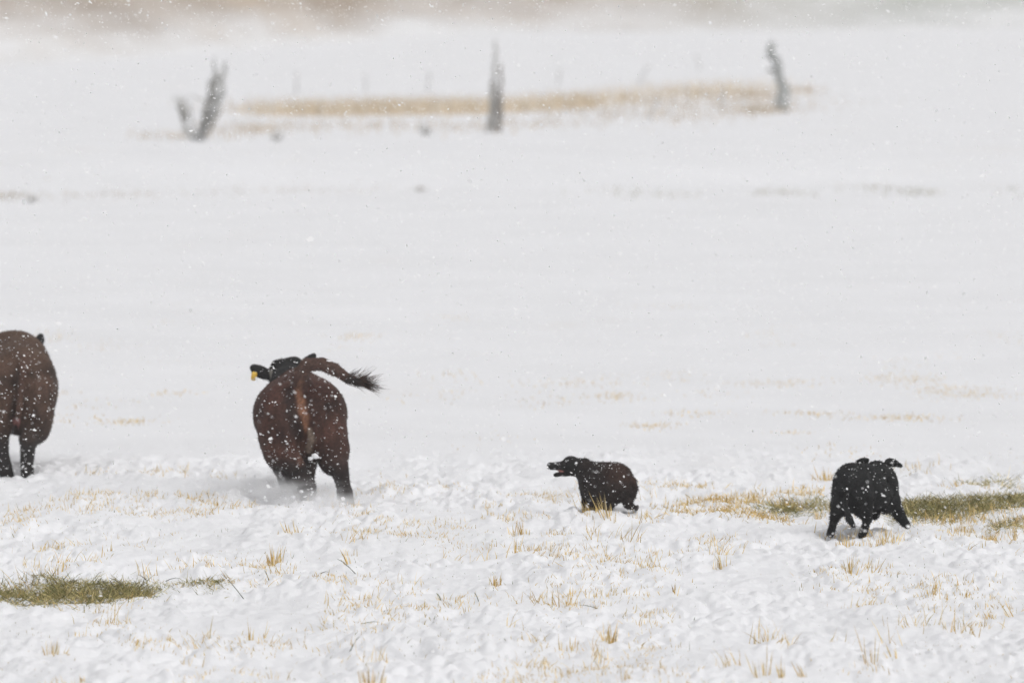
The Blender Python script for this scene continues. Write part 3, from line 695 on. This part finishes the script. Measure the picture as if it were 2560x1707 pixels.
# ---- the running brown cow, seen from behind with its tail thrown out to the right
cx, cy = atg(750, 1258); cz = gz(cx, cy)
E = lambda c, r, rot=(0, 0, 0), k=None: ('e', c, r, rot, k)
K = lambda a, b, ra, rb, k=None: ('c', a, b, ra, rb, k)
cow = [
 E((-.03, 1.05, .71), (.415, .74, .36)),                       # barrel
 E((-.04, .80, .60), (.31, .42, .26)),                        # belly
 E((.02, .32, .83), (.32, .38, .25)),                         # pelvis
 E((-.05, 1.60, .74), (.31, .40, .30)),                       # shoulders
 K((.03, .1, 1.05), (-.08, 1.5, .97), .07, .11, .12),         # spine
 E((-.17, .14, .72), (.205, .26, .33)), E((.205, .14, .72), (.195, .26, .33)),      # thighs
 E((.245, .30, .90), (.085, .12, .085), (0, 0, 0), .05), E((-.20, .30, .91), (.085, .12, .085), (0, 0, 0), .05), E((.12, .02, .93), (.05, .07, .09), (0, 0, 0), .04), E((-.09, .02, .93), (.05, .07, .09), (0, 0, 0), .04),        # hooks
 E((-.19, .05, .55), (.15, .2, .25)), E((.27, .05, .52), (.14, .19, .27)),         # gaskin
 K((-.14, .02, .48), (-.04, -.08, .33), .125, .080, .06), K((-.04, -.08, .33), (.06, -.02, .16), .088, .080, .05), K((.06, -.02, .16), (.09, .05, -.03), .078, .062, .03), K((-.10, .2, .30), (-.02, .3, .12), .08, .06, .05),
 K((.31, .05, .46), (.34, -.06, .34), .115, .078, .06), K((.34, -.06, .34), (.385, .05, .10), .074, .062, .04), K((.385, .05, .10), (.41, .08, -.01), .064, .062, .03),
 K((-.25, 1.45, .42), (-.20, 1.5, .22), .14, .095, .08), K((-.20, 1.5, .22), (-.14, 1.42, -.01), .085, .065, .04),
 K((.08, 1.5, .5), (.03, 1.55, .25), .12, .07, .08), K((.03, 1.55, .25), (.02, 1.45, -.01), .065, .055, .04),
 E((.07, .22, .50), (.12, .16, .13), (0, 0, 0), .08),         # udder
 K((-.12, 1.75, .88), (-.20, 2.15, .97), .19, .14, .08),      # neck
 E((-.19, 2.15, 1.02), (.150, .16, .115), (0, 0, 0), .05),    # skull
 E((-.12, 2.12, 1.105), (.080, .07, .050), (0, 0, 0), .025), E((-.26, 2.12, 1.085), (.06, .07, .045), (0, 0, 0), .025),   # poll
 K((-.21, 2.22, .96), (-.26, 2.55, .80), .11, .07, .08),      # muzzle
 E((-.41, 2.08, 1.02), (.10, .030, .058), (0, 30, 10), .03),       # left ear
 E((-.475, 2.07, 1.055), (.045, .028, .036), (0, 40, 10), .02),
 E((-.01, 2.05, 1.10), (.13, .03, .05), (0, -42, -5), .03),        # right ear
 # tail: lifted from the tail head and thrown right
 K((.02, .02, 1.04), (.00, -.10, 1.13), .085, .068, .05), K((.00, -.10, 1.13), (.06, -.12, 1.225), .066, .056, .025), K((.06, -.12, 1.225), (.19, -.12, 1.235), .056, .056, .012),
 K((.19, -.12, 1.235), (.30, -.12, 1.185), .056, .054, .012), K((.30, -.12, 1.185), (.42, -.11, 1.105), .052, .044, .012), K((.42, -.11, 1.105), (.53, -.10, 1.065), .042, .034, .012),
]
def cow_col(V, N):
    n = mirror_noise(V, 3, 5)
    C = np.tile(np.array((.062, .0265, .0185)), (len(V), 1)) * (1 + .75 * n + .4 * mirror_noise(V * [1, 1, .35], 9, 22))[:, None]
    C = mixc(C, (.066, .029, .020), sstep(.25, .5, np.abs(V[:, 0] + .02)) * .7)                      # redder flanks
    C = mixc(C, (.016, .0135, .013), sstep(.52, .28, V[:, 2]) * .8)  # darker legs
    C = mixc(C, (.075, .032, .024), line_xz(V, [(-.30, .95), (-.05, 1.06), (.2, 1.0)], [.10, .09, .10], 1.3) * .7)                                          # reddish rump top, lightened: light from above put into the coat
    C = mixc(C, (.012, .011, .011), sstep(1.45, 1.72, V[:, 1]))                                        # black head and neck
    C = mixc(C, (.018, .013, .012), line_xz(V, [(-.10, .98), (-.05, .75), (.0, .5)], [.05, .07, .05]) * .6)  # crease between the thigh muscles, its shade painted into the coat
    C = mixc(C, (.27, .125, .070), line_xz(V, [(.015, 1.07), (-.015, .99), (.015, .88), (.045, .76), (.06, .64)], [.026, .03, .042, .04, .025]) * .95)
    C = mixc(C, (.13, .062, .042), line_xz(V, [(.06, .62), (.02, .48), (.01, .38)], [.03, .045, .035]) * .7)
    C = mixc(C, (.34, .26, .20), line_xz(V, [(.085, .66), (.10, .56), (.075, .47)], [.02, .038, .035]) * .9)
    C = mixc(C, (.075, .044, .034), near_line(V, [(.0, -.05, 1.12), (.06, -.12, 1.22), (.3, -.1, 1.17)], .15) * .8)
    C = mixc(C, (.024, .018, .016), near_line(V, [(.44, -.1, 1.08), (.56, -.1, 1.04)], .1))            # dark tail end
    C = mixc(C, (.30, .28, .25), near_line(V, [(-.31, 2.05, 1.02), (-.31, 2.0, .98)], .04) * .8)
    return np.clip(C, .004, 1)
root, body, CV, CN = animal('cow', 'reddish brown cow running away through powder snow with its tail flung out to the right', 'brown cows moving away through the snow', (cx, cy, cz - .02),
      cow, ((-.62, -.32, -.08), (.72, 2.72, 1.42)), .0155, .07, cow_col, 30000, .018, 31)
rng = np.random.default_rng(5)
n = 420; t = rng.uniform(0, 1, n)
st = np.stack([.40 + .17 * t, -.10 + rng.normal(0, .02, n), 1.105 - .045 * t + rng.normal(0, .016, n)], -1)
dd = np.stack([np.ones(n), rng.normal(0, .12, n), -.28 + rng.normal(0, .13, n)], -1)
up_ = rng.random(n) < .32; dd[up_, 2] = rng.uniform(-.05, .75, up_.sum()); dd /= np.linalg.norm(dd, axis=1, keepdims=True)
hair_bunch('tail_switch', root, st, dd, np.where(up_, rng.uniform(.08, .2, n), rng.uniform(.10, .24, n)), np.array([(.05, .03, .022), (.09, .05, .035), (.03, .02, .016)])[rng.integers(0, 3, n)], 6, .0055)
# ear tag
def rounded_plate(name, parent, c, w, h, d, rot, mat):
    pts = []
    for k in range(16):
        a = 2 * np.pi * k / 16; sx = np.sign(np.cos(a)) * abs(np.cos(a)) ** .5; sz = np.sign(np.sin(a)) * abs(np.sin(a)) ** .5
        pts.append((sx * w / 2, sz * h / 2))
    V = [(x, -d / 2, z) for x, z in pts] + [(x, d / 2, z) for x, z in pts] + [(0, -d / 2, 0), (0, d / 2, 0)]
    Q = np.array([(k, k + 16, (k + 1) % 16 + 16, (k + 1) % 16) for k in range(16)])
    T = np.array([(32, k, (k + 1) % 16) for k in range(16)] + [(33, (k + 1) % 16 + 16, k + 16) for k in range(16)])
    V = np.array(V) @ rotm(*[R(a) for a in rot]).T + np.array(c)
    return mesh_obj(name, V, [Q, T], mat, parent)
rounded_plate('ear_tag', root, (-.475, 2.035, .985), .052, .080, .006, (0, 12, 20), M_TAG)

# ---- left cow, walking away, half out of the frame
lx, ly = atg(45, 1190); lz = gz(lx, ly)
lcow = [
 E((-.13, 1.0, .80), (.43, .78, .385)), E((-.12, .9, .68), (.39, .55, .30)),
 E((.03, .30, .95), (.30, .38, .27)), E((-.16, 1.65, .93), (.36, .42, .36)),
 K((.04, .1, 1.11), (-.14, 1.5, 1.11), .08, .14, .12),
 E((-.15, .14, .80), (.21, .26, .34)), E((.15, .14, .80), (.19, .26, .34)),
 E((-.20, .05, .60), (.16, .2, .26)), E((.17, .04, .60), (.15, .19, .26)),
 K((.14, .04, .56), (.10, -.08, .40), .13, .078, .06), K((.10, -.08, .40), (.085, .0, .12), .07, .055, .04), K((.085, .0, .12), (.08, .03, .0), .056, .062, .03),
 K((-.22, .04, .56), (-.16, -.08, .36), .13, .078, .06), K((-.16, -.08, .36), (-.12, .02, .12), .072, .06, .04), K((-.12, .02, .12), (-.09, .05, .0), .062, .07, .03),
 K((-.34, 1.5, .5), (-.36, 1.5, .3), .12, .07, .08), K((-.36, 1.5, .3), (-.34, 1.5, -.01), .06, .055, .04),
 K((-.02, 1.5, .5), (-.04, 1.55, .3), .11, .06, .08), K((-.04, 1.55, .3), (-.04, 1.55, -.01), .05, .05, .04),
 E((.0, .30, .52), (.13, .17, .12), (0, 0, 0), .08),
 K((-.16, 1.8, 1.02), (-.10, 2.2, 1.08), .22, .14, .12), E((-.06, 2.25, 1.08), (.13, .16, .12), (0, 0, 0), .05), K((-.06, 2.3, 1.05), (-.05, 2.6, .9), .11, .07, .08),
 E((.055, 2.15, 1.155), (.045, .03, .085), (0, 8, 0), .03), E((-.22, 2.15, 1.13), (.05, .03, .085), (0, -60, 0), .03),
 K((.06, .0, 1.12), (.05, -.11, 1.0), .05, .04, .04), K((.05, -.11, 1.0), (.02, -.14, .62), .034, .03, .03),
]
def lcow_col(V, N):
    n = mirror_noise(V, 13, 5)
    C = np.tile(np.array((.063, .035, .024)), (len(V), 1)) * (1 + .75 * n + .4 * mirror_noise(V * [1, 1, .35], 9, 22))[:, None]
    C = mixc(C, (.095, .056, .038), sstep(.95, 1.2, V[:, 2]) * .8)  # back and rump paler, overhead light painted into the coat colour
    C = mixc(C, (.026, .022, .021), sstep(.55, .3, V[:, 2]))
    C = mixc(C, (.014, .012, .013), sstep(1.75, 2.05, V[:, 1]))
    C = mixc(C, (.085, .045, .032), line_xz(V, [(.07, 1.14), (.06, .98), (.035, .80), (.0, .62)], [.05, .035, .03, .03]) * .8)
    C = mixc(C, (.42, .20, .18), near_line(V, [(-.01, -.05, .56), (.015, .08, .47)], .05) * .9)
    return np.clip(C, .004, 1)
animal('cow', 'dark brown cow walking away at the left edge, half outside the picture', 'brown cows moving away through the snow', (lx, ly, lz - .02),
       lcow, ((-.66, -.34, -.08), (.6, 2.75, 1.42)), .0155, .07, lcow_col, 26000, .018, 41)

# ---- small brown dog bounding left, mouth open
bx_, by_ = atg(1510, 1271); bz_ = 0.0
bz_ = gz(bx_, by_)
brown_dog = [
 E((.095, .02, .240), (.158, .20, .165)), E((-.01, .18, .235), (.15, .22, .145)), E((-.095, .30, .220), (.120, .17, .140)),
 E((.06, -.04, .14), (.09, .11, .09)), E((-.06, .2, .14), (.11, .15, .08)), E((-.02, .14, .125), (.14, .18, .115)),
 K((-.10, .28, .310), (.05, .12, .328), .068, .072, .04),
 K((-.11, .32, .290), (-.20, .36, .330), .098, .076, .05),
 E((-.272, .38, .362), (.076, .068, .068), (0, 0, 0), .025), E((-.285, .38, .385), (.055, .05, .045), (0, 0, 0), .02),
 K((-.31, .38, .348), (-.42, .38, .347), .048, .034, .02), E((-.452, .38, .349), (.033, .032, .033), (0, 0, 0), .010),
 K((-.25, .38, .310), (-.335, .38, .287), .048, .029, .02), K((-.335, .38, .287), (-.410, .38, .272), .026, .020, .010),
 E((-.160, .325, .400), (.046, .014, .024), (0, 6, 15), .010), E((-.19, .45, .390), (.04, .014, .022), (0, 12, -20), .012),
 # bent hind leg pushing off, trailing hind paw
 K((.20, -.02, .15), (.200, -.02, .06), .070, .040, .03), K((.200, -.02, .06), (.225, .0, .035), .036, .026, .02), K((.225, .0, .035), (.262, .01, .030), .021, .018, .012),
 K((.05, -.05, .12), (.02, -.03, .02), .062, .038, .03), K((.02, -.03, .02), (.07, -.02, -.08), .032, .026, .02),
 K((-.13, .28, .15), (-.155, .27, .05), .058, .034, .04), K((-.155, .27, .05), (-.14, .25, -.10), .03, .026, .02),
 K((-.06, .36, .15), (-.10, .35, .02), .055, .032, .04), K((-.10, .35, .02), (-.09, .33, -.10), .028, .025, .02),
 K((.245, -.04, .26), (.268, -.06, .20), .03, .018, .02), K((.268, -.06, .20), (.262, -.05, .12), .017, .012, .01),
]
def brown_dog_col(V, N):
    n = mirror_noise(V, 23, 12)
    C = np.tile(np.array((.027, .019, .0165)), (len(V), 1)) * (1 + .4 * n)[:, None]
    C = mixc(C, (.050, .026, .019), sstep(-.1, .15, V[:, 0]) * sstep(.15, .32, V[:, 2]))
    C = mixc(C, (.013, .0115, .011), sstep(-.14, -.24, V[:, 0]))
    C = mixc(C, (.09, .04, .035), near_line(V, [(-.33, .38, .315), (-.38, .38, .308)], .035) * .7)
    return np.clip(C, .004, 1)
root, body, V_, N_ = animal('dog', 'dark brown dog bounding left through deep snow with its mouth open', 'ranch dogs chasing the cows', (bx_, by_, bz_),
     brown_dog, ((-.52, -.3, -.15), (.34, .62, .5)), .0085, .035, brown_dog_col, 20000, .017, 51, flow=(.5, -.2, -.5), lump=.004)
def blob(name, parent, c, r, mat, rot=(0, 0, 0), seg=12, rings=8):
    V = [(0, 0, 1)]
    for i in range(1, rings):
        th = np.pi * i / rings
        for k in range(seg): V.append((np.sin(th) * np.cos(2 * np.pi * k / seg), np.sin(th) * np.sin(2 * np.pi * k / seg), np.cos(th)))
    V.append((0, 0, -1)); V = np.array(V) * np.array(r); V = V @ rotm(*[R(a) for a in rot]).T + np.array(c)
    Q = np.array([(1 + i * seg + k, 1 + (i + 1) * seg + k, 1 + (i + 1) * seg + (k + 1) % seg, 1 + i * seg + (k + 1) % seg) for i in range(rings - 2) for k in range(seg)])
    last = len(V) - 1; T = np.array([(0, 1 + k, 1 + (k + 1) % seg) for k in range(seg)] + [(last, last - seg + (k + 1) % seg, last - seg + k) for k in range(seg)])
    return mesh_obj(name, V, [Q, T], mat, parent, smooth=True)
blob('tongue', root, (-.358, .375, .306), (.036, .024, .010), M_MOUTH, (0, 12, 0))
blob('eye', root, (-.325, .322, .378), (.012, .009, .011), M_EYE)
blob('paw', root, (.278, .01, .022), (.017, .018, .028), M_HOOF, (0, 20, 0))

# ---- black dog, running away to the right
kx, ky = atg(2160, 1337); kz = gz(kx, ky)
black_dog = [
 E((-.10, .0, .43), (.155, .20, .165)), E((.02, .2, .41), (.18, .26, .17)), E((.13, .42, .38), (.165, .22, .165)), E((.08, .3, .31), (.17, .28, .13)),
 E((-.165, -.03, .32), (.105, .14, .155)), E((-.02, -.04, .30), (.10, .13, .15)),
 E((.20, .46, .30), (.10, .13, .16)),
 K((.14, .5, .42), (.14, .68, .46), .13, .10, .08), E((.24, .62, .42), (.05, .08, .07), (0, 0, 0), .04), E((.145, .72, .452), (.095, .10, .080), (0, 0, 0), .04), K((.15, .76, .45), (.17, .93, .36), .075, .048, .05),
 E((.02, .68, .555), (.062, .02, .030), (0, -14, 0), .02), E((.265, .68, .545), (.060, .02, .036), (0, 12, 0), .02), E((.325, .68, .525), (.034, .016, .020), (0, 30, 0), .015),
 K((-.21, -.04, .24), (-.245, -.10, .15), .065, .040, .04), K((-.245, -.10, .15), (-.268, -.04, .045), .034, .028, .02), K((-.268, -.04, .045), (-.275, -.02, .012), .03, .029, .01),
 K((.0, -.04, .24), (.02, -.10, .14), .068, .040, .04), K((.02, -.10, .14), (.0, -.05, .05), .036, .030, .02), K((.0, -.05, .05), (-.015, -.03, .005), .031, .030, .01),
 K((.25, .46, .25), (.31, .46, .14), .072, .048, .04), K((.31, .46, .14), (.365, .48, .06), .044, .036, .02), 
 K((.10, .50, .25), (.12, .52, .14), .06, .04, .04), K((.12, .52, .14), (.11, .42, .12), .033, .028, .02),
 K((-.12, -.17, .49), (-.15, -.215, .40), .032, .024, .02), K((-.15, -.215, .40), (-.165, -.22, .26), .022, .019, .012), K((-.165, -.22, .26), (-.13, -.20, .15), .020, .026, .015), K((-.13, -.20, .15), (-.10, -.20, .10), .028, .02, .012),
]
def black_dog_col(V, N):
    n = mirror_noise(V, 33, 10)
    return np.clip(np.tile(np.array((.0095, .0098, .0100)), (len(V), 1)) * (1 + 1.1 * n + .5 * mirror_noise(V, 37, 34))[:, None], .003, 1)
root, body, V_, N_ = animal('dog', 'black dog running away to the right beside the olive hay strip, one foreleg raised', 'ranch dogs chasing the cows', (kx, ky, kz),
     black_dog, ((-.36, -.34, -.06), (.46, 1.05, .66)), .0085, .035, black_dog_col, 20000, .017, 61, flow=(-.3, -.5, -.6), lump=.004)
blob('paw', root, (.382, .485, .038), (.034, .036, .03), M_HOOF, (0, 40, 0))
blob('paw', root, (-.277, -.015, .012), (.034, .036, .026), M_HOOF)
blob('paw', root, (-.018, -.025, .006), (.034, .036, .026), M_HOOF)

# ------------------------------------------------------------------ powder thrown up round the running cow
def powder(label, c, r, dens, seed):
    m = bpy.data.materials.new('powder'); t = nt(m); out = mk(t, 'ShaderNodeOutputMaterial')
    tc = mk(t, 'ShaderNodeTexCoord'); vl = mk(t, 'ShaderNodeVectorMath', operation='LENGTH'); t.links.new(tc.outputs['Object'], vl.inputs[0])
    fall = mk(t, 'ShaderNodeMapRange', interpolation_type='SMOOTHSTEP'); fall.inputs[1].default_value = .98; fall.inputs[2].default_value = .1; fall.inputs[3].default_value = 0; fall.inputs[4].default_value = 1
    t.links.new(vl.outputs['Value'], fall.inputs[0])
    no = mk(t, 'ShaderNodeTexNoise', Scale=2.6, Detail=3.0); t.links.new(tc.outputs['Object'], no.inputs['Vector'])
    nr = mk(t, 'ShaderNodeMapRange'); nr.inputs[1].default_value = .36; nr.inputs[2].default_value = .66; t.links.new(no.outputs[0], nr.inputs[0])
    mu = mk(t, 'ShaderNodeMath', operation='MULTIPLY'); t.links.new(fall.outputs[0], mu.inputs[0]); t.links.new(nr.outputs[0], mu.inputs[1])
    m2 = mk(t, 'ShaderNodeMath', operation='MULTIPLY'); m2.inputs[1].default_value = dens; t.links.new(mu.outputs[0], m2.inputs[0])
    v = mk(t, 'ShaderNodeVolumePrincipled'); v.inputs['Color'].default_value = (.985, .985, .99, 1); t.links.new(m2.outputs[0], v.inputs['Density'])
    t.links.new(v.outputs[0], out.inputs['Volume'])
    seg, rings = 24, 14
    V = [(0, 0, 1)] + [(np.sin(np.pi * i / rings) * np.cos(2 * np.pi * k / seg), np.sin(np.pi * i / rings) * np.sin(2 * np.pi * k / seg), np.cos(np.pi * i / rings)) for i in range(1, rings) for k in range(seg)] + [(0, 0, -1)]
    Q = np.array([(1 + i * seg + k, 1 + (i + 1) * seg + k, 1 + (i + 1) * seg + (k + 1) % seg, 1 + i * seg + (k + 1) % seg) for i in range(rings - 2) for k in range(seg)])
    last = len(V) - 1; T = np.array([(0, 1 + k, 1 + (k + 1) % seg) for k in range(seg)] + [(last, last - seg + (k + 1) % seg, last - seg + k) for k in range(seg)])
    o = mesh_obj('snow_powder', V, [Q, T], m, loc=c); o.scale = r; tag(o, label, 'snow powder', kind='stuff')
powder('cloud of powder snow kicked up round the hind feet of the running cow', (cx + .10, cy - .25, cz + .0), (.62, .75, .27), 6.0, 1)
powder('pale powder snow drifting low to the left of the running cow', (cx - .38, cy + .1, cz + .10), (.62, .7, .22), 5.0, 2)

def clods():
    rng = np.random.default_rng(12); V, F = [], []
    g = [(.14, -.22, .42, .034), (.10, -.22, .40, .022), (-.20, .9, .16, .024), (.17, -.3, .05, .034), (.22, -.3, .09, .02), (-.26, 1.1, .22, .014), (.02, -.3, .12, .016), (-.05, -.3, .07, .022), (.30, -.3, .05, .016), (-.3, -.2, .05, .02), (.5, -.2, .06, .014), (-.42, 0, .1, .013)]
    g += [(rng.normal(.05, .3), rng.uniform(-.5, .1), abs(rng.normal(.08, .09)), rng.uniform(.006, .014)) for _ in range(46)]
    t = (1 + 5 ** .5) / 2
    iv = np.array([(-1, t, 0), (1, t, 0), (-1, -t, 0), (1, -t, 0), (0, -1, t), (0, 1, t), (0, -1, -t), (0, 1, -t), (t, 0, -1), (t, 0, 1), (-t, 0, -1), (-t, 0, 1)]) / 1.9
    fi = np.array([(0, 11, 5), (0, 5, 1), (0, 1, 7), (0, 7, 10), (0, 10, 11), (1, 5, 9), (5, 11, 4), (11, 10, 2), (10, 7, 6), (7, 1, 8), (3, 9, 4), (3, 4, 2), (3, 2, 6), (3, 6, 8), (3, 8, 9), (4, 9, 5), (2, 4, 11), (6, 2, 10), (8, 6, 7), (9, 8, 1)])
    for k, (x, y, z, rad) in enumerate(g):
        V.append(iv * rad * rng.uniform(.7, 1.3, (12, 1)) * np.array([1, 1, .8]) + (cx + x, cy + y, cz + z)); F.append(fi + 12 * k)
    o = mesh_obj('kicked_snow', np.concatenate(V), np.concatenate(F), M_SNOW, smooth=True); tag(o, 'loose white clods of snow flying round the hooves of the running cow', 'snow clods', kind='stuff')
clods()

# ------------------------------------------------------------------ falling snow
def flakes():
    rng = np.random.default_rng(99)
    n = 60000
    y = rng.uniform(43, 76, n); x = rng.uniform(-1, 1, n) * (y * .082 + .4); z = rng.uniform(.02, 5.2, n)
    zl = CAM_H - y * math.tan(R(PITCH + 3.0)); zh = CAM_H - y * math.tan(R(PITCH - 3.2)); keep = (z > zl) & (z < zh) & (z > ground_z(x, y) + .02)
    x, y, z = x[keep], y[keep], z[keep]; n = len(x)
    r = .0038 * rng.lognormal(0, .38, n); big = rng.random(n) < .006; r[big] = rng.uniform(.010, .015, big.sum())
    # extra specks thrown up by the running cow's feet
    m = 160; x = np.append(x, cx + .06 + rng.normal(0, .24, m)); y = np.append(y, cy - .35 + rng.normal(0, .15, m)); z = np.append(z, cz + .05 + np.abs(rng.normal(0, .25, m)))
    r = np.append(r, .0032 * rng.lognormal(0, .5, m)); n += m
    ang = np.arange(5) * 2 * np.pi / 5
    up = rng.standard_normal((n, 3)) * .50 + np.array([.25, -.3, 1.0]); up /= np.linalg.norm(up, axis=1, keepdims=True)   # plates fall nearly flat
    a = np.cross(up, rng.standard_normal((n, 3))); a /= np.linalg.norm(a, axis=1, keepdims=True)
    b = np.cross(up, a)
    rr = r[:, None] * rng.uniform(.7, 1.4, (n, 5)); st_ = rng.uniform(1.0, 1.6, (n, 1, 1))
    q = (a[:, None] * np.cos(ang)[None, :, None] * st_ + b[:, None] * np.sin(ang)[None, :, None]) * rr[..., None] * 1.15
    V = (q + np.stack([x, y, z], -1)[:, None]).reshape(-1, 3); F = np.arange(n * 5).reshape(n, 5)
    o = mesh_obj('falling_snow', V, F, M_FLAKE); tag(o, 'white snowflakes falling through the air over the whole field', 'snowflakes', kind='stuff')
flakes()
